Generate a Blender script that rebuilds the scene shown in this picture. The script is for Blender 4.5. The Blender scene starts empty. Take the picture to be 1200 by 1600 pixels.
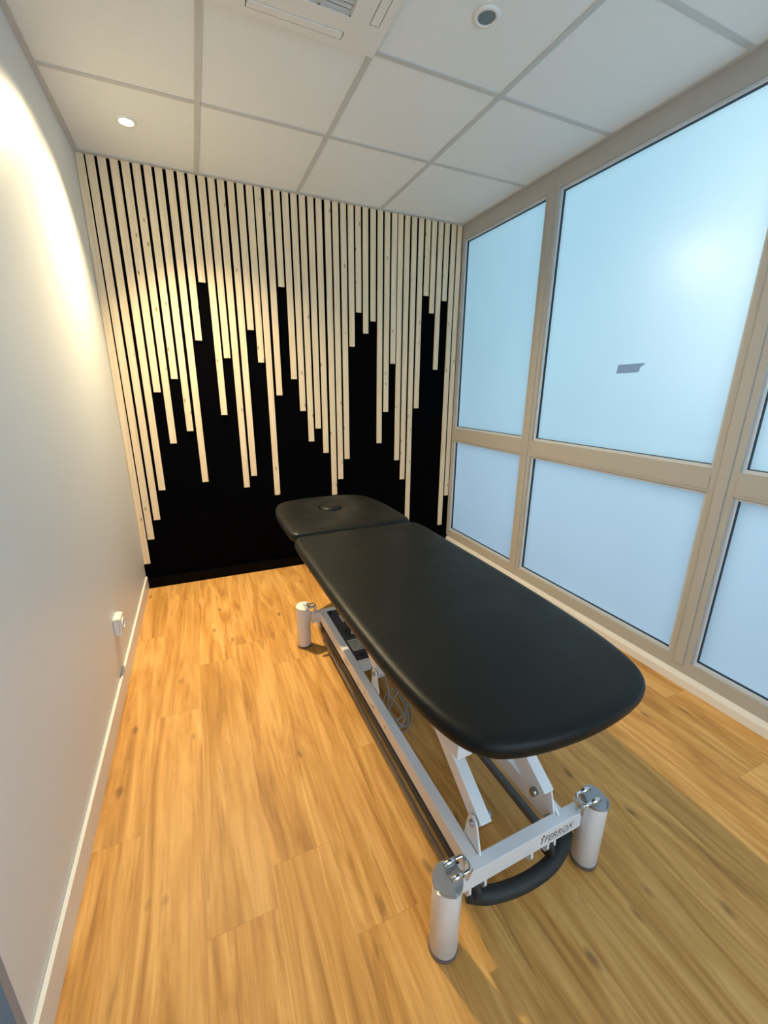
import bpy, bmesh, math, random
from mathutils import Vector, Matrix
C = bpy.context.scene.collection
scn = bpy.context.scene
random.seed(4)

# ------------------------------------------------------------------ camera
W, H = 2.495, 2.5955
REAR = -4.5
def cam_setup():
    p, y, r = 0.288722508, 0.417687006, 0.00912921308
    cy, sy, cp, sp = math.cos(y), math.sin(y), math.cos(p), math.sin(p)
    f = Vector((sy*cp, cy*cp, -sp)); r0 = Vector((cy, -sy, 0)); u0 = r0.cross(f)
    R = math.cos(r)*r0 + math.sin(r)*u0; U = -math.sin(r)*r0 + math.cos(r)*u0
    cd = bpy.data.cameras.new('camera'); c = bpy.data.objects.new('camera', cd); C.objects.link(c)
    m = Matrix((R, U, -f)).transposed().to_4x4(); m.translation = Vector((0.453702, -3.135115, 1.382024))
    c.matrix_world = m
    cd.sensor_fit = 'VERTICAL'; cd.sensor_height = 32.0; cd.lens = 646.864/1600*32.0
    cd.clip_start = 0.02; cd.clip_end = 60
    scn.camera = c
cam_setup()

# ------------------------------------------------------------------ world, lights, exposure
scn.view_settings.view_transform = 'Standard'; scn.view_settings.look = 'None'
scn.view_settings.gamma = 1; scn.view_settings.use_curve_mapping = False
scn.view_settings.exposure = 0.15
wd = bpy.data.worlds.new('world'); scn.world = wd; wd.use_nodes = True
wd.node_tree.nodes['Background'].inputs[0].default_value = (0.55, 0.75, 1.0, 1)
wd.node_tree.nodes['Background'].inputs[1].default_value = 0.05

def area(name, loc, rot, sx, sy, power, col):
    l = bpy.data.lights.new(name, 'AREA'); l.shape = 'RECTANGLE'; l.size = sx; l.size_y = sy
    l.energy = power; l.color = col
    o = bpy.data.objects.new(name, l); C.objects.link(o); o.location = loc; o.rotation_euler = rot
    return o
HP = math.pi/2
# daylight outside the glazed partition, plus fill light added behind the rear window
area('daylight_upper', (W+1.6, -2.2, 2.3), (0, HP, 0), 3.0, 5.4, 66, (0.55, 0.85, 1.0))
area('daylight_lower', (W+1.2, -2.2, 0.3), (0, HP, 0), 1.2, 5.4, 16, (0.63, 0.80, 1.0))
area('sun_patch', (W+0.55, -2.3, 1.95), (0, HP, 0), 1.0, 1.0, 2.2, (1.0, 0.93, 0.85))
area('rear_fill', (1.2, REAR-0.9, 1.6), (-HP, 0, math.pi), 2.4, 2.0, 108, (0.86, 0.92, 1.0))
LAMP = (0.295, -0.414)
def spot(name, x, y, z, power, col, ang, blend, rad):
    l = bpy.data.lights.new(name, 'SPOT'); l.energy = power; l.color = col; l.spot_size = math.radians(ang)
    l.spot_blend = blend; l.shadow_soft_size = rad
    o = bpy.data.objects.new(name, l); C.objects.link(o); o.location = (x, y, z)
    return o
beam = spot('downlight_beam', LAMP[0], LAMP[1], H-0.012, 285, (1.0, 0.80, 0.47), 128, 1.0, 0.03)
beam.rotation_euler = (Vector(LAMP + (H,)) - Vector((0.98, -1.45, 0))).to_track_quat('Z', 'Y').to_euler()

# ------------------------------------------------------------------ materials
def mat(name, col=(.8,.8,.8), rough=.5, metal=0, **kw):
    m = bpy.data.materials.new(name); m.use_nodes = True
    b = m.node_tree.nodes['Principled BSDF']
    b.inputs['Base Color'].default_value = (*col, 1); b.inputs['Roughness'].default_value = rough
    b.inputs['Metallic'].default_value = metal
    for k, v in kw.items(): b.inputs[k.replace('_', ' ')].default_value = v
    return m
class N:
    def __init__(s, m): s.t = m.node_tree; s.b = s.t.nodes.get('Principled BSDF')
    def n(s, typ, **kw):
        x = s.t.nodes.new(typ)
        for k, v in kw.items(): setattr(x, k, v)
        return x
    def l(s, a, b): s.t.links.new(a, b)
    def math(s, op, a, b=None):
        x = s.n('ShaderNodeMath', operation=op)
        for i, v in enumerate((a, b)):
            if v is None: continue
            if isinstance(v, (int, float)): x.inputs[i].default_value = v
            else: s.l(v, x.inputs[i])
        return x.outputs[0]
    def mix(s, fac, a, b, mode='MIX'):
        x = s.n('ShaderNodeMix', data_type='RGBA', blend_type=mode)
        for sock, v in ((x.inputs[0], fac), (x.inputs[6], a), (x.inputs[7], b)):
            if isinstance(v, (int, float)): sock.default_value = v
            elif isinstance(v, tuple): sock.default_value = (*v, 1) if len(v) == 3 else v
            else: s.l(v, sock)
        return x.outputs[2]
    def ramp(s, fac, stops):
        r = s.n('ShaderNodeValToRGB'); e = r.color_ramp.elements
        while len(e) < len(stops): e.new(.5)
        for i, (p, c) in enumerate(stops):
            e[i].position = p; e[i].color = (*c, 1) if isinstance(c, tuple) else (c, c, c, 1)
        s.l(fac, r.inputs[0]); return r.outputs[0]
    def noise(s, vec, scale, detail=3, rough=.5, dist=0):
        x = s.n('ShaderNodeTexNoise'); x.inputs['Scale'].default_value = scale
        x.inputs['Detail'].default_value = detail; x.inputs['Roughness'].default_value = rough
        x.inputs['Distortion'].default_value = dist
        if vec is not None: s.l(vec, x.inputs['Vector'])
        return x.outputs['Fac']
    def mapping(s, vec, scale, loc=None):
        x = s.n('ShaderNodeMapping'); x.inputs['Scale'].default_value = scale
        s.l(vec, x.inputs['Vector'])
        if loc is not None: s.l(loc, x.inputs['Location'])
        return x.outputs[0]
    def bump(s, h, strength=.2, dist=.002):
        x = s.n('ShaderNodeBump'); x.inputs['Strength'].default_value = strength
        x.inputs['Distance'].default_value = dist; s.l(h, x.inputs['Height']); s.l(x.outputs[0], s.b.inputs['Normal'])

def floor_mat():
    m = mat('oak_plank_floor', rough=.5, Specular_IOR_Level=.28); g = N(m)
    tc = g.n('ShaderNodeTexCoord'); sp = g.n('ShaderNodeSeparateXYZ'); g.l(tc.outputs['Object'], sp.inputs[0])
    PW, PL = 0.182, 1.22
    xr = g.math('DIVIDE', g.math('ADD', sp.outputs[0], 0.033), PW); row = g.math('FLOOR', xr)
    wn = g.n('ShaderNodeTexWhiteNoise', noise_dimensions='1D'); g.l(row, wn.inputs['W'])
    yr = g.math('ADD', g.math('DIVIDE', sp.outputs[1], PL), g.math('MULTIPLY', wn.outputs['Value'], 1.0))
    col = g.math('FLOOR', yr)
    cmb = g.n('ShaderNodeCombineXYZ'); g.l(row, cmb.inputs[0]); g.l(col, cmb.inputs[1])
    w2 = g.n('ShaderNodeTexWhiteNoise', noise_dimensions='2D'); g.l(cmb.outputs[0], w2.inputs['Vector'])
    off = g.n('ShaderNodeVectorMath', operation='SCALE'); g.l(w2.outputs['Color'], off.inputs[0]); off.inputs['Scale'].default_value = 9.0
    v = g.n('ShaderNodeVectorMath', operation='ADD'); g.l(tc.outputs['Object'], v.inputs[0]); g.l(off.outputs[0], v.inputs[1])
    fine = g.noise(g.mapping(v.outputs[0], (60, 2.2, 1)), 1, 4, .6, .4)
    broad = g.noise(g.mapping(v.outputs[0], (11, 1.1, 1)), 1, 4, .6, 1.8)
    base = g.ramp(broad, [(.30, (.42, .19, .045)), (.46, (.66, .33, .085)), (.64, (.84, .47, .155))])
    c = g.mix(.55, base, g.ramp(fine, [(.3, (.66, .58, .46)), (.6, (1, 1, 1))]), 'MULTIPLY')
    c = g.mix(g.math('MULTIPLY', w2.outputs['Value'], .28), c, (.47, .245, .065))
    # knots and dark streaks
    vo = g.n('ShaderNodeTexVoronoi'); vo.inputs['Scale'].default_value = 1
    g.l(g.mapping(v.outputs[0], (8.5, 4.2, 1)), vo.inputs['Vector'])
    kn = g.noise(g.mapping(v.outputs[0], (30, 14, 1)), 1, 3, .5)
    kd = g.math('ADD', vo.outputs['Distance'], g.math('MULTIPLY', g.math('SUBTRACT', kn, .5), .22))
    km = g.ramp(kd, [(.03, 1.0), (.07, .6), (.13, 0.0)])
    c = g.mix(g.math('MULTIPLY', km, .7), c, (.16, .07, .022))
    st = g.ramp(g.noise(g.mapping(v.outputs[0], (24, 1.6, 1)), 1, 4, .65, 1.4), [(.60, 0.0), (.70, 1.0)])
    c = g.mix(g.math('MULTIPLY', st, .5), c, (.27, .125, .035))
    # seams
    fx = g.math('FRACT', xr); fy = g.math('FRACT', yr)
    sx = g.math('LESS_THAN', g.math('MINIMUM', fx, g.math('SUBTRACT', 1.0, fx)), .005)
    sy = g.math('LESS_THAN', g.math('MINIMUM', fy, g.math('SUBTRACT', 1.0, fy)), .0009)
    c = g.mix(g.math('MULTIPLY', g.math('MAXIMUM', sx, sy), .22), c, (.2, .11, .05))
    g.l(c, g.b.inputs['Base Color'])
    g.bump(fine, .06, .002)
    return m

def pine_mat():
    m = mat('pale_pine', rough=.6); g = N(m)
    tc = g.n('ShaderNodeTexCoord'); oi = g.n('ShaderNodeObjectInfo')
    off = g.n('ShaderNodeCombineXYZ'); r = g.math('MULTIPLY', oi.outputs['Random'], 40.0)
    g.l(r, off.inputs[0]); g.l(r, off.inputs[2])
    v = g.n('ShaderNodeVectorMath', operation='ADD'); g.l(tc.outputs['Object'], v.inputs[0]); g.l(off.outputs[0], v.inputs[1])
    gr = g.noise(g.mapping(v.outputs[0], (90, 90, 3)), 1, 3, .55, .5)
    c = g.ramp(gr, [(.3, (.74, .58, .37)), (.65, (.89, .74, .53))])
    c = g.mix(g.math('MULTIPLY', oi.outputs['Random'], .45), c, (.82, .68, .47))
    vo = g.n('ShaderNodeTexVoronoi'); vo.inputs['Scale'].default_value = 1; vo.inputs['Randomness'].default_value = 1
    g.l(g.mapping(v.outputs[0], (22, 4, 9)), vo.inputs['Vector'])
    km = g.ramp(vo.outputs['Distance'], [(.06, 1.0), (.16, 0.0)])
    sel = g.n('ShaderNodeSeparateColor'); g.l(vo.outputs['Color'], sel.inputs[0])
    km = g.math('MULTIPLY', km, g.math('GREATER_THAN', sel.outputs[0], .35))
    c = g.mix(g.math('MULTIPLY', km, .75), c, (.20, .10, .045))
    g.l(c, g.b.inputs['Base Color']); return m

def wall_mat(name, col, rough=.45, sc=220, st=.05):
    m = mat(name, col, rough, Specular_IOR_Level=.015 if col[0] < .01 else .5); g = N(m); tc = g.n('ShaderNodeTexCoord')
    g.bump(g.noise(tc.outputs['Object'], sc, 3), st, .001); return m
def tile_mat():
    m = mat('mineral_fibre_tile', (.80, .80, .77), .85); g = N(m); tc = g.n('ShaderNodeTexCoord')
    f = g.noise(tc.outputs['Object'], 320, 2)
    g.l(g.ramp(f, [(.25, (.74, .77, .775)), (.6, (.83, .86, .865))]), g.b.inputs['Base Color']); g.bump(f, .12, .001); return m
def film_mat(name, tint):
    # frosted film stuck to the inner face of the pane: scatters the daylight that arrives from outside
    m = bpy.data.materials.new(name); m.use_nodes = True; g = N(m); t = m.node_tree
    t.nodes.remove(g.b); out = t.nodes['Material Output']
    tr = g.n('ShaderNodeBsdfTranslucent'); gl = g.n('ShaderNodeBsdfGlossy'); df = g.n('ShaderNodeBsdfDiffuse')
    gl.inputs['Roughness'].default_value = .28
    tc = g.n('ShaderNodeTexCoord'); nz = g.noise(tc.outputs['Object'], 1.3, 2)
    c = g.ramp(nz, [(.3, tuple(x*.95 for x in tint)), (.7, tint)])
    g.l(c, tr.inputs['Color']); df.inputs['Color'].default_value = (.5, .52, .54, 1)
    a = g.n('ShaderNodeMixShader'); a.inputs[0].default_value = .12; g.l(tr.outputs[0], a.inputs[1]); g.l(df.outputs[0], a.inputs[2])
    b = g.n('ShaderNodeMixShader'); b.inputs[0].default_value = .04; g.l(a.outputs[0], b.inputs[1]); g.l(gl.outputs[0], b.inputs[2])
    g.l(b.outputs[0], out.inputs['Surface']); return m
def clear_mat():
    m = bpy.data.materials.new('clear_glass_body'); m.use_nodes = True; g = N(m); t = m.node_tree
    t.nodes.remove(g.b); out = t.nodes['Material Output']
    tr = g.n('ShaderNodeBsdfTransparent'); tr.inputs[0].default_value = (.93, .97, .98, 1)
    g.l(tr.outputs[0], out.inputs['Surface']); return m
def vinyl_mat():
    m = mat('black_vinyl', (.006, .007, .007), .42, Specular_IOR_Level=.22); g = N(m); tc = g.n('ShaderNodeTexCoord')
    a = g.noise(tc.outputs['Object'], 900, 2); b = g.noise(tc.outputs['Object'], 7, 3)
    h = g.math('ADD', g.math('MULTIPLY', a, .12), g.math('MULTIPLY', b, 2.0))
    g.bump(h, .25, .003)
    g.l(g.ramp(b, [(.3, .38), (.7, .48)]), g.b.inputs['Roughness']); return m

M = dict(
 floor=floor_mat(), pine=pine_mat(), wall=wall_mat('white_satin_paint', (.70, .725, .735), .45),
 black=wall_mat('matt_black_paint', (.0012, .0012, .0018), .6), blackgloss=mat('black_satin_trim', (.0015, .0015, .002), .35, Specular_IOR_Level=.06),
 tile=tile_mat(), grid=mat('white_grid_steel', (.56, .57, .565), .5), skirt=mat('white_skirting', (.80, .78, .73), .35),
 frame=wall_mat('taupe_powder_coat', (.45, .435, .405), .5, 500, .04), bead=mat('pale_glazing_bead', (.62, .66, .70), .4),
 gasket=mat('dark_gasket', (.01, .02, .03), .5), film_up=film_mat('frosted_film', (.80, .90, .95)), film_lo=film_mat('frosted_film_lower', (.82, .88, .95)),
 clear=clear_mat(), vinyl=vinyl_mat(), white=mat('white_enamel', (.78, .79, .82), .3, Coat_Weight=.4, Coat_Roughness=.15),
 chrome=mat('polished_chrome', (.78, .79, .80), .16, 1), steel=mat('galvanised_steel', (.42, .43, .46), .35, 1),
 cap=mat('brushed_cap', (.36, .37, .39), .42, .8), dark=mat('dark_grey_plastic', (.045, .05, .06), .45),
 rubber=mat('black_rubber', (.018, .021, .023), .6), foot=mat('grey_brown_foot', (.16, .12, .11), .6),
 greybar=mat('grey_anodised_bar', (.10, .10, .11), .4), label=mat('silver_label', (.55, .55, .55), .4), ink=mat('grey_ink', (.12, .12, .12), .5), cable=mat('grey_cable', (.34, .34, .33), .5),
 plastic=mat('white_plastic', (.80, .79, .76), .35), greydoor=mat('blue_grey_lacquer', (.22, .27, .33), .4),
 slot=mat('dark_slot', (.02, .02, .02), .8), lens=mat('grey_lens', (.16, .20, .21), .3), scuff=mat('brown_scuff', (.25, .14, .07), .7),
 tape=film_mat('grey_tape', (.60, .66, .74)))
lm = bpy.data.materials.new('lit_lamp'); lm.use_nodes = True
lb = lm.node_tree.nodes['Principled BSDF']; lb.inputs['Emission Color'].default_value = (1, .86, .6, 1); lb.inputs['Emission Strength'].default_value = 30
M['lit'] = lm

# ------------------------------------------------------------------ mesh helpers
def box(bm, x0, x1, y0, y1, z0, z1, bev=0, mi=0):
    vs = [bm.verts.new((x, y, z)) for x in (x0, x1) for y in (y0, y1) for z in (z0, z1)]
    F = [(0,1,3,2),(4,6,7,5),(0,4,5,1),(2,3,7,6),(0,2,6,4),(1,5,7,3)]
    fs = [bm.faces.new([vs[i] for i in f]) for f in F]
    for f in fs: f.material_index = mi
    if bev:
        es = list({e for f in fs for e in f.edges})
        bmesh.ops.bevel(bm, geom=es, offset=bev, segments=2, affect='EDGES', profile=.5)
    return vs
def bar(bm, a, b, w, h, up=(0,0,1), bev=0):
    """rectangular bar from a to b; w across, h along up"""
    a, b = Vector(a), Vector(b); d = (b-a).normalized(); s = d.cross(Vector(up)).normalized(); u = s.cross(d)
    vs = []
    for p in (a, b):
        for i, j in ((-1,-1),(1,-1),(1,1),(-1,1)): vs.append(bm.verts.new(p + s*i*w/2 + u*j*h/2))
    fs = [bm.faces.new([vs[i] for i in f]) for f in ((3,2,1,0),(4,5,6,7),(0,1,5,4),(1,2,6,5),(2,3,7,6),(3,0,4,7))]
    if bev: bmesh.ops.bevel(bm, geom=list({e for f in fs for e in f.edges}), offset=bev, segments=2, affect='EDGES', profile=.5)
def cyl(bm, a, b, r, r2=None, seg=24, cap=True, mi=0):
    a, b = Vector(a), Vector(b); d = (b-a).normalized()
    s = d.orthogonal().normalized(); u = d.cross(s); r2 = r if r2 is None else r2
    A = [bm.verts.new(a + (s*math.cos(t)+u*math.sin(t))*r) for t in [2*math.pi*i/seg for i in range(seg)]]
    B = [bm.verts.new(b + (s*math.cos(t)+u*math.sin(t))*r2) for t in [2*math.pi*i/seg for i in range(seg)]]
    for i in range(seg):
        f = bm.faces.new((A[i], A[(i+1)%seg], B[(i+1)%seg], B[i])); f.smooth = True; f.material_index = mi
    if cap:
        for f in (bm.faces.new(A[::-1]), bm.faces.new(B)): f.material_index = mi
def tube(bm, pts, r, seg=10, res=6, closed=False):
    pts = [Vector(p) for p in pts]; n = len(pts); P = []
    if res > 1:
        for i in range(n-1 if not closed else n):
            p = [pts[(i+k) % n] if closed else pts[min(max(i+k, 0), n-1)] for k in (-1, 0, 1, 2)]
            for j in range(res):
                t = j/res
                P.append(.5*((2*p[1]) + (p[2]-p[0])*t + (2*p[0]-5*p[1]+4*p[2]-p[3])*t*t + (3*p[1]-p[0]-3*p[2]+p[3])*t**3))
        if not closed: P.append(pts[-1])
    else: P = pts
    rings = []; prev = None
    for i, q in enumerate(P):
        d = (P[min(i+1, len(P)-1)] - P[max(i-1, 0)]).normalized()
        s = d.orthogonal().normalized() if prev is None else (prev - d*prev.dot(d)).normalized()
        prev = s; u = d.cross(s)
        rings.append([bm.verts.new(q + (s*math.cos(2*math.pi*k/seg) + u*math.sin(2*math.pi*k/seg))*r) for k in range(seg)])
    for a, b in zip(rings, rings[1:]):
        for k in range(seg):
            f = bm.faces.new((a[k], a[(k+1)%seg], b[(k+1)%seg], b[k])); f.smooth = True
    bm.faces.new(rings[0][::-1]); bm.faces.new(rings[-1])
def prism(bm, pts, x0, x1, axis='x'):
    """extrude polygon (list of (v,z)) along local x"""
    A = [bm.verts.new((x0, p[0], p[1])) for p in pts]; B = [bm.verts.new((x1, p[0], p[1])) for p in pts]
    n = len(pts); bm.faces.new(A); bm.faces.new(B[::-1])
    for i in range(n): bm.faces.new((A[i], B[i], B[(i+1)%n], A[(i+1)%n]))
def lathe(bm, prof, cx=0, cy=0, seg=32):
    rings = [[bm.verts.new((cx+r*math.cos(2*math.pi*k/seg), cy+r*math.sin(2*math.pi*k/seg), z)) for k in range(seg)] for r, z in prof]
    for a, b in zip(rings, rings[1:]):
        for k in range(seg): f = bm.faces.new((a[k], a[(k+1)%seg], b[(k+1)%seg], b[k])); f.smooth = True
    bm.faces.new(rings[0][::-1]); bm.faces.new(rings[-1])
def obj(name, bm, m, parent=None, loc=None, smooth=None, tri=True):
    bmesh.ops.recalc_face_normals(bm, faces=bm.faces)
    me = bpy.data.meshes.new(name); bm.to_mesh(me); bm.free()
    for x in (m if isinstance(m, (list, tuple)) else [m]): me.materials.append(x)
    o = bpy.data.objects.new(name, me); C.objects.link(o)
    if loc is not None: o.location = loc
    if parent is not None: o.parent = parent
    if smooth:
        for p in me.polygons: p.use_smooth = True
        me.set_sharp_from_angle(angle=math.radians(smooth))
    return o
def nb(): return bmesh.new()
def thing(name, label, cat, loc=(0,0,0), rotz=0, group=None):
    o = bpy.data.objects.new(name, None); C.objects.link(o); o.empty_display_size = .1
    o.location = loc; o.rotation_euler = (0, 0, rotz); tag(o, label, cat, group); return o
def tag(o, label, cat, group=None):
    o['label'] = label; o['category'] = cat
    if group: o['group'] = group
    return o
def struct(name, bm, m, label, cat, parent=None, **k):
    o = obj(name, bm, m, parent, **k); o['kind'] = 'structure'; tag(o, label, cat); return o

# ------------------------------------------------------------------ room shell
b = nb(); box(b, -.9, W+.15, REAR-.15, .2, -.1, 0); struct('floor', b, M['floor'], 'warm oak plank floor with knots running the length of the room', 'floor')

# ceiling: suspended tiles with a lay-in grid
b = nb()
XG = [-.05, .605, 1.205, 1.80, 2.403, W+.02]; YG = [.03, -.697, -1.297, -1.897, -2.497, -3.097, -3.697, -4.297, REAR-.02]
AC = (0.605, 1.205, -1.897, -1.297)
for i in range(len(XG)-1):
    for j in range(len(YG)-1):
        x0, x1, y0, y1 = XG[i]+.001, XG[i+1]-.001, YG[j+1]+.001, YG[j]-.001
        if i == 4: continue
        if i == 3: x1 = W+.02
        box(b, x0, x1, y0, y1, H+.004, H+.02)
ce = struct('ceiling', b, M['tile'], 'white suspended ceiling of square mineral fibre tiles', 'ceiling')
b = nb()
for x in XG[1:4]: box(b, x-.012, x+.012, REAR, 0.01, H, H+.03)
for y in YG[1:-1]: box(b, 0, W, y-.012, y+.012, H+.0006, H+.03)
box(b, -.001, .024, REAR, .01, H-.0006, H+.03); box(b, W-.024, W+.001, REAR, .01, H-.0006, H+.03)
box(b, 0, W, -.024, .012, H-.0012, H+.03); box(b, 0, W, REAR, REAR+.024, H-.0012, H+.03)
gr = obj('grid_bar', b, M['grid'], ce); 
b = nb(); box(b, -.2, W+.2, REAR-.2, .2, H+.32, H+.36)
struct('trim_1', b, M['wall'], 'slab above the suspended ceiling', 'ceiling slab')

# left wall, with a door opening near the camera
D0, D1, DH = -2.37, -3.27, 2.08
b = nb(); box(b, -.12, 0, D0, .13, 0, H+.33); box(b, -.12, 0, D1, D0, DH, H+.33); box(b, -.12, 0, REAR-.12, D1, 0, H+.33)
struct('wall_left', b, M['wall'], 'white satin painted wall on the left', 'wall')
d = bpy.data.objects.new('door_1', None); C.objects.link(d); d['kind'] = 'structure'; tag(d, 'blue grey door set back in the left wall nearest the camera', 'door')
b = nb(); box(b, -.118, -.0005, D0-.022, D0-.0005, 0, DH-.001); box(b, -.118, -.0005, D1+.0005, D1+.022, 0, DH-.001); box(b, -.118, -.0005, D1+.022, D0-.022, DH-.023, DH-.001)
obj('door_frame', b, M['greydoor'], d)
b = nb(); box(b, -.115, -.075, D1+.024, D0-.024, .004, DH-.026, .002); leaf = obj('door_leaf', b, M['greydoor'], d)
b = nb(); cyl(b, (-.075, D1+.09, 1.02), (-.035, D1+.09, 1.02), .008); cyl(b, (-.04, D1+.085, 1.02), (-.04, D1+.2, 1.02), .008); obj('door_handle', b, M['chrome'], leaf)
b = nb(); box(b, -.02, W+.12, .012, .13, 0, H+.33); struct('wall_back', b, M['black'], 'matt black painted end wall behind the pine battens', 'wall')
# rear wall; its unseen window is added to let in fill light
b = nb(); WX0, WX1, WZ0, WZ1 = .25, 2.2, .35, 2.35
box(b, -.12, WX0, REAR-.12, REAR, 0, H+.33); box(b, WX1, W+.12, REAR-.12, REAR, 0, H+.33)
box(b, WX0, WX1, REAR-.12, REAR, 0, WZ0); box(b, WX0, WX1, REAR-.12, REAR, WZ1, H+.33)
struct('wall_rear', b, M['wall'], 'white painted wall behind the camera', 'wall')
w2 = bpy.data.objects.new('fill_window', None); C.objects.link(w2); w2['kind'] = 'structure'; tag(w2, 'frosted window added behind the camera to let in fill light', 'window')
def pane(parent, axis, a0, a1, z0, z1, p, th, film, inward):
    """glass body with a frosted film on the face turned to the room"""
    b = nb()
    if axis == 'y': box(b, p, p+th, a0, a1, z0, z1)
    else: box(b, a0, a1, p-th, p, z0, z1)
    o = obj('glass_pane', b, [M['clear'], film], parent)
    for f in o.data.polygons:
        if f.normal.dot(inward) > .9: f.material_index = 1
    return o
pane(w2, 'x', WX0+.05, WX1-.05, WZ0+.05, WZ1-.05, REAR-.05, .008, M['film_up'], Vector((0, 1, 0)))
b = nb()
for a in ((WX0, WX0+.05, WZ0, WZ1), (WX1-.05, WX1, WZ0, WZ1), (WX0+.05, WX1-.05, WZ0, WZ0+.05), (WX0+.05, WX1-.05, WZ1-.05, WZ1)): box(b, a[0], a[1], REAR-.08, REAR-.01, a[2], a[3])
obj('window_frame', b, M['frame'], w2)

# right side: glazed partition
w1 = bpy.data.objects.new('window_1', None); C.objects.link(w1); w1['kind'] = 'structure'; w1.location = (0, 0, 0)
tag(w1, 'floor to ceiling frosted glass partition with taupe frame on the right', 'window')
XF, XB = W, W+.09
MUL = [(-.875, -.972), (-2.078, -2.178), (-3.28, -3.38)]
cols = [(-.022, MUL[0][0]), (MUL[0][1], MUL[1][0]), (MUL[1][1], MUL[2][0]), (MUL[2][1], REAR+.03)]
rows = [(.128, .955), (1.06, 2.497)]
for a, c in [(.012, -.022)]:
    b = nb(); box(b, XF, XB, c, a, 0, H+.33, .0015); obj('end_stile', b, M['frame'], w1)
b = nb(); box(b, XF, XB, REAR, REAR+.03, 0, H+.33, .0015); obj('end_stile', b, M['frame'], w1)
for y0, y1 in MUL:
    b = nb(); box(b, XF, XB, y1, y0, 0, H+.33)
    ym = (y0+y1)/2; box(b, XF-.006, XF+.001, ym-.021, ym+.021, .10, H-.005, .0012)
    obj('mullion', b, M['frame'], w1)
for c0, c1 in cols:
    for z0, z1, nm in ((0, .128, 'bottom_rail'), (.955, 1.06, 'middle_rail'), (2.497, H+.33, 'top_rail')):
        b = nb(); box(b, XF, XB, c1, c0, z0, z1)
        if nm == 'middle_rail': box(b, XF-.003, XF+.001, c1+.002, c0-.002, z0+.012, z1-.025, .001)
        obj(nm, b, M['frame'], w1)
    for (z0, z1), film in zip(rows, (M['film_lo'], M['film_up'])):
        # glazing bead and gasket round the pane, glass set back
        for nm, t0, t1, xa, xb_, mm in (('glazing_bead', 0, .014, XF+.012, XF+.036, 'bead'), ('gasket', .014, .0168, XF+.022, XF+.036, 'gasket')):
            b = nb()
            box(b, xa, xb_, c0-t1, c0-t0, z0+t0, z1-t0); box(b, xa, xb_, c1+t0, c1+t1, z0+t0, z1-t0)
            box(b, xa, xb_, c1+t1, c0-t1, z0+t0, z0+t1); box(b, xa, xb_, c1+t1, c0-t1, z1-t1, z1-t0)
            obj(nm, b, M[mm], w1)
        pane(w1, 'y', c1+.010, c0-.010, z0+.010, z1-.010, XF+.036, .008, film, Vector((-1, 0, 0)))
b = nb()
# right skirting: chamfered white strip along the floor
A = [(W-.018, 0), (W-.0005, 0), (W-.0005, .062), (W-.006, .062), (W-.018, .040)]
va = [b.verts.new((x, REAR+.02, z)) for x, z in A]; vb = [b.verts.new((x, -.012, z)) for x, z in A]
b.faces.new(va); b.faces.new(vb[::-1])
for i in range(5): b.faces.new((va[i], vb[i], vb[(i+1)%5], va[(i+1)%5]))
struct('baseboard_right', b, M['skirt'], 'pale skirting strip below the glass partition', 'baseboard')
b = nb(); box(b, .0005, .012, D0, -.012, .0, .095, .001); struct('baseboard_left', b, M['skirt'], 'white skirting board along the left wall', 'baseboard')
b = nb(); box(b, .0005, W-.0005, -.012, .0118, 0, .072, .0015); struct('baseboard_back', b, M['blackgloss'], 'black skirting board below the battens', 'baseboard')

# ------------------------------------------------------------------ pine battens
xs = [.006,.071,.124,.184,.237,.29,.346,.401,.462,.521,.579,.633,.685,.737,.796,.85,.904,.95,1.015,1.072,1.125,1.179,1.233,1.29,1.345,1.411,1.464,1.521,1.574,1.627,1.682,1.743,1.799,1.856,1.912,1.955,2.01,2.07,2.13,2.189,2.241,2.299,2.355,2.417,2.469]
zs = [.184,.361,.498,.704,1.349,1.018,1.433,1.097,.74,1.674,2.018,1.2,1.572,.677,.759,1.757,1.551,.599,1.332,2.039,1.445,1.221,.994,1.089,.9,.558,.683,.843,1.685,1.922,1.781,1.869,.957,1.205,1.574,.807,.638,.225,1.231,2.081,1.96,1.539,2.058,.175,.453]
ORD = 'zeroth first second third fourth fifth sixth seventh eighth ninth tenth eleventh twelfth thirteenth fourteenth fifteenth sixteenth seventeenth eighteenth nineteenth twentieth twenty-first twenty-second twenty-third'.split()
def reach(z):
    for lim, s in ((.25, 'ankle height'), (.55, 'knee height'), (.8, 'thigh height'), (1.0, 'hip height'), (1.3, 'waist height'), (1.5, 'chest height'), (1.7, 'shoulder height'), (1.9, 'head height'), (9, 'above head height')):
        if z < lim: return s
BW = .0402
for i, (x, z) in enumerate(zip(xs, zs)):
    lat = .0134 + .05572*i; x = .5*x + .5*lat
    x = min(max(x, .0218), W-.0218)
    w = BW; h = H-.002-z
    b = nb(); box(b, -w/2, w/2, 0, .012, -h, 0, .0008)
    o = obj('pine_batten', b, M['pine'], loc=(x, 0, H-.002))
    k, side = (i+1, 'left wall') if i < 23 else (45-i, 'glass partition')
    nbz = [zs[j] for j in (i-1, i+1) if 0 <= j < 45]
    rel = ('longer than its neighbours' if all(z < q for q in nbz) else 'shorter than its neighbours' if all(z > q for q in nbz) else 'stepped between its neighbours') if len(nbz) == 2 else 'touching it'
    tag(o, f'pine batten {ORD[k]} from the {side}, {rel}, ending ' + ('' if z >= 1.9 else 'at ') + reach(z), 'batten', 'pine battens on the black end wall')

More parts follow.
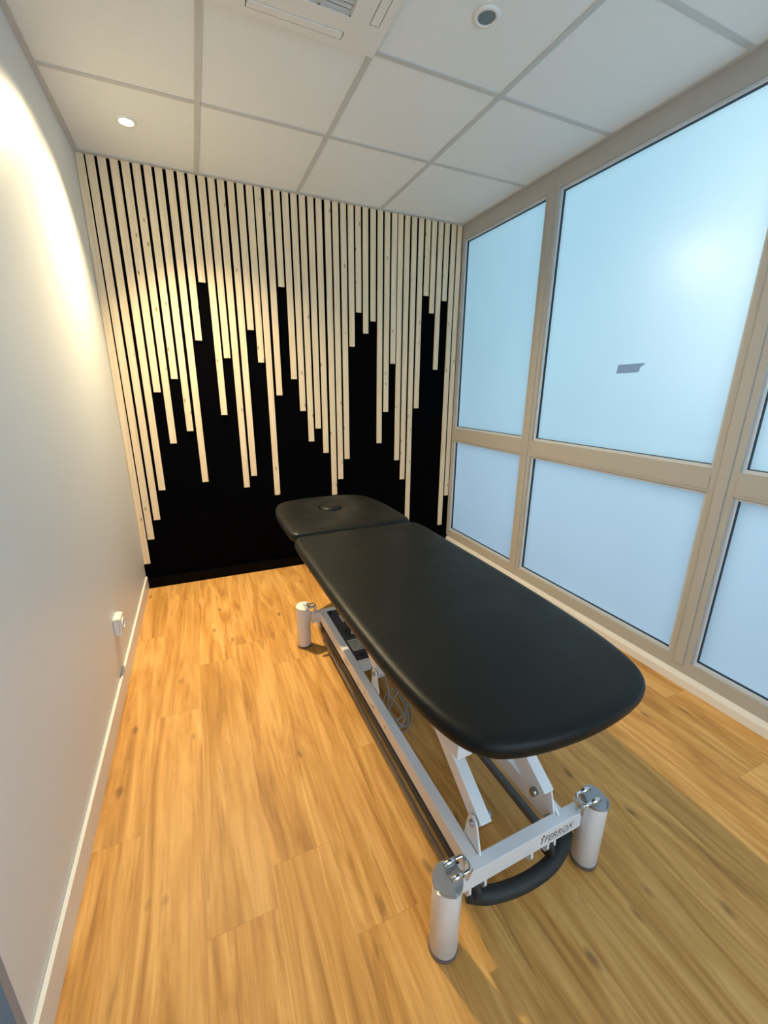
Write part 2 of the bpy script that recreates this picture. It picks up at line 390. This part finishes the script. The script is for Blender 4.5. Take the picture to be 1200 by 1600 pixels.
# ------------------------------------------------------------------ ceiling fixtures
def downlight(x, y, label, lit):
    t = thing('downlight', label, 'ceiling light', (x, y, H))
    b = nb(); seg = 40
    prof = [(.030, .004), (.030, -.001), (.033, -.004), (.043, -.003), (.046, .002), (.046, .004)]
    rings = [[b.verts.new((r*math.cos(2*math.pi*k/seg), r*math.sin(2*math.pi*k/seg), z)) for k in range(seg)] for r, z in prof]
    for a, c in zip(rings, rings[1:]+rings[:1]):
        for k in range(seg): f = b.faces.new((a[k], a[(k+1)%seg], c[(k+1)%seg], c[k])); f.smooth = True
    obj('bezel', b, M['plastic'], t)
    b = nb(); cyl(b, (0, 0, -.001), (0, 0, .003), .0298, seg=40); obj('lamp_lens', b, M['lit'] if lit else M['lens'], t)
    return t
downlight(LAMP[0], LAMP[1], 'lit warm recessed downlight in the ceiling near the left wall', True)
downlight(1.5, -1.6, 'unlit round grey downlight in the ceiling toward the glass partition', False)

ac = thing('air_conditioning_cassette', 'white square ceiling air conditioning cassette with slatted grille', 'air conditioner', ((AC[0]+AC[1])/2, (AC[2]+AC[3])/2, H-.002))
S = .30
b = nb()
# panel ring around grille and four vane openings
zt, zb = 0, -.016
def pbox(x0, x1, y0, y1, bev=.0): box(b, x0, x1, y0, y1, zb, zt, bev)
G = .178; V0, V1 = .232, .268; VL = .165
pbox(-S, S, V1, S); pbox(-S, S, -S, -V1); pbox(-S, -V1, -V1, V1); pbox(V1, S, -V1, V1)
for sx in (-1, 1):
    for sy in (-1, 1):
        x0, x1 = sorted((sx*VL, sx*V1)); y0, y1 = sorted((sy*VL, sy*V1)); pbox(x0, x1, y0, y1)
for a, c in ((-V0, -VL), (VL, V0)):
    pbox(-VL, VL, a, c); pbox(a, c, -VL, VL)
obj('panel', b, M['plastic'], ac)
b = nb(); box(b, -VL-.02, VL+.02, -VL-.02, VL+.02, -.003, -.0005); obj('filter_plate', b, M['slot'], ac)
b = nb()
for k in range(17):
    y = -VL+.012 + k*(2*VL-.024)/16; bar(b, (-VL+.002, y, -.009), (VL-.002, y, -.009), .011, .003, up=(0, .5, .9))
box(b, -VL, VL, -VL, -VL+.006, -.014, -.003); box(b, -VL, VL, VL-.006, VL, -.014, -.003); box(b, -VL, -VL+.006, -VL, VL, -.014, -.003); box(b, VL-.006, VL, -VL, VL, -.014, -.003)
for x in (-.055, .055): box(b, x-.004, x+.004, -VL, VL, -.014, -.005)
obj('grille', b, M['grid'], ac)
for k in range(4):
    b = nb(); box(b, -VL+.004, VL-.004, V0+.003, V1-.003, -.0175, -.011, .002)
    o = obj('air_vane', b, M['plastic'], ac); o.rotation_euler = (0, 0, k*HP)
    b = nb(); box(b, -VL, VL, V0, V1, -.003, -.0005); o = obj('vane_slot', b, M['slot'], ac); o.rotation_euler = (0, 0, k*HP)

# ------------------------------------------------------------------ wall socket and sticker
so = thing('wall_socket', 'white surface mounted power socket low on the left wall', 'socket', (0, -1.07, .317))
b = nb(); box(b, .0002, .020, -.042, .042, -.042, .042, .003); obj('back_box', b, M['plastic'], so)
b = nb(); box(b, .0202, .030, -.040, .040, -.040, .040, .003)
obj('cover_plate', b, M['plastic'], so)
b = nb(); seg = 32
prof = [(.026, .0302), (.026, .036), (.022, .036), (.020, .0304)]
rings = [[b.verts.new((x, r*math.cos(2*math.pi*k/seg), r*math.sin(2*math.pi*k/seg))) for k in range(seg)] for r, x in prof]
for a, c in zip(rings, rings[1:]+rings[:1]):
    for k in range(seg): f = b.faces.new((a[k], a[(k+1)%seg], c[(k+1)%seg], c[k])); f.smooth = True
obj('socket_ring', b, M['plastic'], so)
for y in (-.0095, .0095):
    b = nb(); cyl(b, (.0302, y, 0), (.0312, y, 0), .0025, seg=12); obj('socket_hole', b, M['slot'], so)
b = nb(); cyl(b, (.0302, 0, .012), (.043, 0, .012), .0024, seg=12); obj('earth_pin', b, M['chrome'], so)
b = nb()
v = [b.verts.new((x, y, z)) for x in (W+.0350, W+.0357) for y, z in ((-1.500, 1.472), (-1.620, 1.474), (-1.632, 1.486), (-1.628, 1.498), (-1.645, 1.506), (-1.655, 1.518), (-1.505, 1.516))]
n = 7; b.faces.new(v[:n]); b.faces.new(v[n:][::-1])
for i in range(n): b.faces.new((v[i], v[i+n], v[(i+1)%n+n], v[(i+1)%n]))
tag(obj('torn_sticker', b, M['tape']), 'small torn grey sticker on the large frosted upper pane', 'sticker')

# ------------------------------------------------------------------ treatment table
T = thing('massage_table', 'black padded two section treatment table on a white steel lifting base', 'massage table', (1.134, -1.831, 0), .014)
def outline(half, n=14):
    pts = [Vector((x, y)) for x, y in half] + [Vector((-x, y)) for x, y in half[-2:0:-1]]
    P = []; L = len(pts)
    for i in range(L):
        p = [pts[(i+k) % L] for k in (-1, 0, 1, 2)]
        for j in range(n//2):
            t = j/(n//2)
            P.append(.5*((2*p[1]) + (p[2]-p[0])*t + (2*p[0]-5*p[1]+4*p[2]-p[3])*t*t + (3*p[1]-p[0]-3*p[2]+p[3])*t**3))
    return P
def inset(P, d):
    n = len(P); Q = []
    for i in range(n):
        t = (P[(i+1)%n]-P[i-1]).normalized(); Q.append(P[i] + Vector((-t.y, t.x))*d)
    return Q
def pad(name, half, hole=None):
    P = outline(half)
    area_ = sum(P[i-1].x*P[i].y-P[i].x*P[i-1].y for i in range(len(P)))
    if area_ < 0: P = P[::-1]
    prof = [(.048, .666), (.030, .667), (.014, .671), (.005, .678), (.001, .686), (.0005, .698), (.0025, .706), (.007, .7125), (.014, .7162), (.023, .7185), (.034, .7195)]
    b = nb(); rings = []
    for d, z in prof: rings.append([b.verts.new((q.x, q.y, z)) for q in inset(P, d)])
    n = len(P)
    for a, c in zip(rings, rings[1:]):
        for k in range(n): b.faces.new((a[k], a[(k+1)%n], c[(k+1)%n], c[k]))
    b.faces.new(rings[0][::-1])
    if hole is None: b.faces.new(rings[-1])
    else:
        hu, hv, a_, b_ = hole; m_ = 40
        def ell(s, z): return [b.verts.new((hu+a_*s*math.cos(2*math.pi*k/m_), hv+b_*s*math.sin(2*math.pi*k/m_), z)) for k in range(m_)]
        E0, E1, E2, E3 = ell(1.06, .7195), ell(1.0, .7165), ell(.97, .708), ell(.97, .675)
        eds = []
        for k in range(m_): eds.append(b.edges.new((E0[k], E0[(k+1)%m_])))
        for k in range(n): eds.append(b.edges.get((rings[-1][k], rings[-1][(k+1)%n])))
        bmesh.ops.triangle_fill(b, use_beauty=True, use_dissolve=False, edges=eds)
        for a, c in ((E0, E1), (E1, E2), (E2, E3)):
            for k in range(m_): b.faces.new((a[k], a[(k+1)%m_], c[(k+1)%m_], c[k]))
        b.faces.new(E3)
    return obj(name, b, M['vinyl'], T, smooth=50)
pad('seat_cushion', [(0,-.842),(.10,-.836),(.185,-.819),(.241,-.790),(.277,-.737),(.301,-.65),(.316,-.53),(.326,-.35),(.332,-.1),(.333,.20),(.333,.42),(.327,.488),(.308,.523),(.27,.536),(.12,.539),(0,.540)])
pad('headrest_cushion', [(0,.550),(.12,.551),(.27,.554),(.305,.566),(.323,.60),(.328,.68),(.328,.86),(.320,.99),(.300,1.09),(.268,1.155),(.205,1.198),(.11,1.222),(0,1.229)], hole=(-.014, .945, .066, .076))
b = nb()
prof = [(.93, .676), (.93, .712), (.90, .719), (.80, .7255), (.5, .730), (.2, .7315)]
rings = [[b.verts.new((-.014+.064*s*math.cos(2*math.pi*k/36), .948+.072*s*math.sin(2*math.pi*k/36), z)) for k in range(36)] for s, z in prof]
for a, c in zip(rings, rings[1:]):
    for k in range(36): b.faces.new((a[k], a[(k+1)%36], c[(k+1)%36], c[k]))
b.faces.new(rings[0][::-1]); b.faces.new(rings[-1])
obj('face_hole_plug', b, M['vinyl'], T, smooth=60)['label'] = 'oval plug filling the face hole'
b = nb(); box(b, -.245, .245, -.69, .50, .648, .6675, .003); obj('seat_board', b, M['rubber'], T)
b = nb(); box(b, -.27, .27, .58, 1.13, .648, .6675, .003); obj('head_board', b, M['rubber'], T)

# top frame
for s in (-1, 1):
    b = nb(); bar(b, (s*.228, -.713, .620), (s*.228, .52, .620), .040, .040, bev=.003); fr = obj('top_rail', b, M['white'], T)
    b = nb(); cyl(b, (s*.190, -.690, .612), (s*.2075, -.690, .612), .010, seg=16); obj('rail_bolt', b, M['dark'], fr)
    b = nb(); bar(b, (s*.17, .50, .618), (s*.17, 1.05, .625), .03, .028, bev=.002); obj('head_rail', b, M['white'], T)
for v_ in (-.56, -.10, .46):
    b = nb(); bar(b, (-.207, v_, .620), (.207, v_, .620), .035, .036, bev=.003); obj('top_crossbar', b, M['white'], T)

# base frame
RZ0, RZ1 = .149, .206
for s in (-1, 1):
    b = nb(); box(b, *sorted((s*.134, s*.168)), -.70, .70, RZ0, RZ1, .002); rail = obj('base_rail', b, M['white'], T)
    if s < 0:
        rs = random.Random(3)
        for v_, L in ((.30, .07), (.04, .02), (-.03, .035), (-.05, .012), (-.16, .018), (.12, .03)):
            z = .165+rs.random()*.02; b = nb(); bar(b, (-.1684, v_, z), (-.1684, v_-L, z+.006), .0006, .003)
            obj('scuff_mark', b, M['scuff'], rail)
for s in (-1, 1):
    v0 = s*.697
    b = nb(); box(b, -.215, .215, v0-.017, v0+.017, RZ0, RZ1+.0005, .002); cb = obj('end_crossbar', b, M['white'], T)
    if s < 0:
        fc = bpy.data.curves.new('logo', 'FONT'); fc.body = 'FERROX'; fc.size = .030; fc.align_x = 'CENTER'; fc.align_y = 'CENTER'; fc.extrude = .0002; fc.space_character = .98
        to = bpy.data.objects.new('logo_tmp', fc); C.objects.link(to)
        dg = bpy.context.evaluated_depsgraph_get(); me = bpy.data.meshes.new_from_object(to.evaluated_get(dg))
        bpy.data.objects.remove(to)
        for v in me.vertices: v.co.x += .22*v.co.y
        me.materials.clear(); me.materials.append(M['ink'])
        lo = bpy.data.objects.new('logo_lettering', me); C.objects.link(lo); lo.parent = cb
        lo.location = (.128, v0-.0174, .176); lo.rotation_euler = (HP, 0, 0)
        b = nb(); bar(b, (.085, v0-.0172, .1625), (.165, v0-.0172, .1625), .0006, .0012)
        bar(b, (.062, v0-.0172, .166), (.064, v0-.0172, .190), .0006, .004); bar(b, (.058, v0-.0172, .188), (.076, v0-.0172, .1905), .0006, .002)
        cyl(b, (.067, v0-.0178, .195), (.067, v0-.0168, .195), .003, seg=12)
        obj('logo_emblem', b, M['ink'], cb)
    # lugs under the crossbar with transport wheels
    for u_ in (-.175, -.125, .035, .095, .12):
        b = nb(); pts = [(v0-.014, .146), (v0-.016, .125), (v0-.010, .112), (v0, .107), (v0+.010, .112), (v0+.016, .125), (v0+.014, .146)]
        prism(b, pts, u_-.004, u_+.004); obj('wheel_lug', b, M['white'], T)
    for u_ in (-.150, .108):
        b = nb(); lathe(b, [(.008, -.009), (.026, -.009), (.030, -.005), (.030, .005), (.026, .009), (.008, .009)], seg=28)
        w = obj('transport_wheel', b, M['rubber'], T, smooth=40); w.rotation_euler = (0, HP, 0); w.location = (u_, v0+s*(-.002), .112)
        b = nb(); cyl(b, (0, 0, -.016), (0, 0, .016), .005, seg=12); obj('axle', b, M['steel'], w)
# legs
for su in (-1, 1):
    for sv in (-1, 1):
        u, v = su*.2535, sv*.718
        b = nb(); lathe(b, [(.0355, .012), (.037, .014), (.037, .238)], u, v, 36); leg = obj('leg', b, M['white'], T, smooth=40)
        b = nb(); lathe(b, [(.030, 0), (.038, .001), (.039, .004), (.039, .0115), (.036, .0119)], u, v, 36); obj('rubber_foot', b, M['foot'], leg, smooth=40)
        # slanted cap: cut cylinder high on the inner side of the table
        b = nb(); seg = 36; lo_, hi = [], []
        for k in range(seg):
            a = 2*math.pi*k/seg; dx, dy = math.cos(a), math.sin(a)
            z = .247 + .008*dy - .006*dx*su
            lo_.append(b.verts.new((u+.0378*dx, v+.0378*dy, .2385))); hi.append(b.verts.new((u+.0368*dx, v+.0368*dy, z)))
        for k in range(seg):
            f = b.faces.new((lo_[k], lo_[(k+1)%seg], hi[(k+1)%seg], hi[k])); f.smooth = True
        b.faces.new(lo_[::-1]); b.faces.new(hi)
        bmesh.ops.bevel(b, geom=[e for e in b.edges if e.verts[0] in hi and e.verts[1] in hi], offset=.004, segments=3, affect='EDGES')
        cap = obj('leg_cap', b, M['cap'], leg, smooth=35)
        fv = v + .004 if sv < 0 else v - .036; fz = .259; ui = u - su*.058
        b = nb(); tube(b, [(u-su*.010, fv-.018, fz), (ui+su*.012, fv-.018, fz), (ui+su*.002, fv-.015, fz-.001), (ui-su*.002, fv, fz-.003), (ui+su*.002, fv+.015, fz-.001), (ui+su*.012, fv+.018, fz), (u-su*.010, fv+.018, fz)], .0045, 12, 6)
        for dv in (-.018, .018): cyl(b, (u-su*.034, fv+dv, fz), (u, fv+dv, fz), .0068, seg=16)
        tube(b, [(ui, fv-.012, fz-.002), (ui-su*.003, fv-.014, .25), (ui+su*.004, fv-.008, .215)], .0045, 10, 4)
        tube(b, [(ui, fv+.012, fz-.002), (ui-su*.003, fv+.014, .25), (ui+su*.004, fv+.008, .215)], .0045, 10, 4)
        obj('fork_handle', b, M['chrome'], leg)

# lifting arms with pivot brackets and bolts
PZ = .275; DV, DZ = .53, .355
for s in (-1, 1):
    for v0 in (-.648, .012):
        uo = s*.151
        b = nb(); pts = [(v0-.042, RZ1), (v0-.034, RZ1+.022), (v0-.020, PZ+.002), (v0-.012, PZ+.018), (v0+.002, PZ+.022), (v0+.016, PZ+.014), (v0+.020, PZ-.002), (v0+.030, RZ1)]
        prism(b, pts, s*.128, s*.1335) if s > 0 else prism(b, pts, -.1335, -.128)
        bmesh.ops.bevel(b, geom=list(b.edges), offset=.001, segments=1, affect='EDGES')
        br = obj('pivot_bracket', b, M['white'], T)
        b = nb(); cyl(b, (s*.1336, v0, PZ), (s*.139, v0, PZ), .0095, seg=20); cyl(b, (s*.139, v0, PZ), (s*.141, v0, PZ), .005, seg=6)
        obj('bolt', b, M['steel'], br, smooth=35)
        ua = .089; ub = .124; dth = .050 if s < 0 else .072
        b = nb(); bar(b, (s*(ua+ub)/2, v0-.012, PZ-.008), (s*(ua+ub)/2, v0+DV, PZ+DZ-.008+.0), ub-ua, dth, up=(0, -.5, .85), bev=.002)
        arm = obj('lifting_arm', b, M['white'], T)
        b = nb(); cyl(b, (s*.074, v0, PZ), (s*.0888, v0, PZ), .012, seg=6); obj('pivot_nut', b, M['steel'], arm)
# gusset plates on the near corners
for s in (1,):
    b = nb(); prism(b, [(-.694, RZ1), (-.694, RZ1+.006), (-.66, RZ1+.030), (-.60, RZ1+.006), (-.60, RZ1)], *sorted((s*.136, s*.146)))
    g_ = obj('corner_gusset', b, M['white'], T)
    b = nb(); cyl(b, (s*.120, -.675, .178), (s*.133, -.675, .178), .012, seg=18); cyl(b, (s*.116, -.675, .178), (s*.120, -.675, .178), .007, seg=6); obj('corner_bolt', b, M['steel'], g_)
for v_ in (-.10, .43):
    b = nb(); cyl(b, (-.077, v_-.02, PZ+DZ-.04), (.077, v_-.02, PZ+DZ-.04), .016, seg=18); obj('arm_tube', b, M['white'], T)
# electric lifting motor rod
b = nb(); cyl(b, (.02, .20, .20), (.02, -.12, .42), .020, seg=20); m1 = obj('actuator', b, M['dark'], T)
b = nb(); cyl(b, (.02, -.121, .4205), (.02, -.28, .53), .010, seg=16); obj('actuator_rod', b, M['steel'], m1)
# foot control bars round the base
b = nb(); bar(b, (-.152, -.66, .098), (-.152, .66, .098), .014, .030, bev=.002); obj('side_foot_bar', b, M['dark'], T)
b = nb(); bar(b, (-.170, -.60, .070), (-.170, .62, .070), .010, .012, bev=.002); obj('side_link_rod', b, M['foot'], T)
b = nb(); bar(b, (.143, -.675, .092), (.143, .60, .092), .022, .022, bev=.002); obj('side_foot_bar', b, M['greybar'], T)
b = nb(); tube(b, [(-.165, -.688, .088), (-.11, -.712, .080), (-.01, -.728, .077), (.09, -.726, .080), (.165, -.705, .088), (.203, -.680, .094)], .0215, 16, 8)
obj('front_foot_bar', b, M['rubber'], T)['label'] = 'black foam covered curved foot bar'
b = nb(); tube(b, [(-.152, .690, .088), (0, .730, .078), (.20, .700, .090)], .0215, 16, 8); obj('rear_foot_bar', b, M['rubber'], T)

# control box between the rails
b = nb(); box(b, -.131, .075, .225, .690, .120, .203, .003); cbx = obj('control_box', b, M['dark'], T)
b = nb(); box(b, -.085, -.045, .545, .615, .2032, .2038); obj('rating_label', b, M['label'], cbx)
b = nb(); box(b, -.122, -.045, .283, .375, .2032, .2038); sl = obj('spec_label', b, M['label'], cbx)
b = nb()
for k in range(6): box(b, -.117, -.052, .291+.0135*k, .296+.0135*k, .2040, .2043)
obj('label_print', b, M['ink'], sl)
for u_, v_, r_, h_ in ((-.092, .455, .013, .214), (-.092, .430, .009, .211), (-.115, .665, .009, .210), (-.095, .246, .010, .209)):
    b = nb(); cyl(b, (u_, v_, .2032), (u_, v_, h_), r_, seg=20); obj('box_knob', b, M['rubber'], cbx)
b = nb(); box(b, -.083, -.066, .418, .440, .2032, .2075, .001); obj('small_tag', b, M['label'], cbx)
b = nb(); box(b, -.134, .134, .180, .215, .160, .200, .002); obj('middle_crossbar', b, M['white'], T)
# cables
rc = random.Random(8)
for pts in ([(-.05,.19,.20),(-.02,.12,.10),(-.06,.02,.06),(-.02,-.05,.02),(.03,.02,.02),(.02,.14,.05),(-.05,.10,.05),(-.09,.00,.03),(-.05,-.05,.02),(.00,.00,.03),(-.03,.10,.08)],
            [(-.07,.19,.18),(-.09,.10,.10),(-.07,.03,.05),(.00,.09,.05),(.04,.11,.06),(.0,-.02,.04),(-.06,-.04,.02),(-.09,.02,.05)],
            [(.04,.19,.16),(.06,.10,.04),(.05,.02,.01),(.00,-.05,.012),(-.05,-.07,.02),(-.07,-.03,.03),(.0,-.01,.05),(.055,.06,.06)]):
    b = nb(); tube(b, pts, .0035, 8, 8); obj('power_cable', b, M['cable'], T)
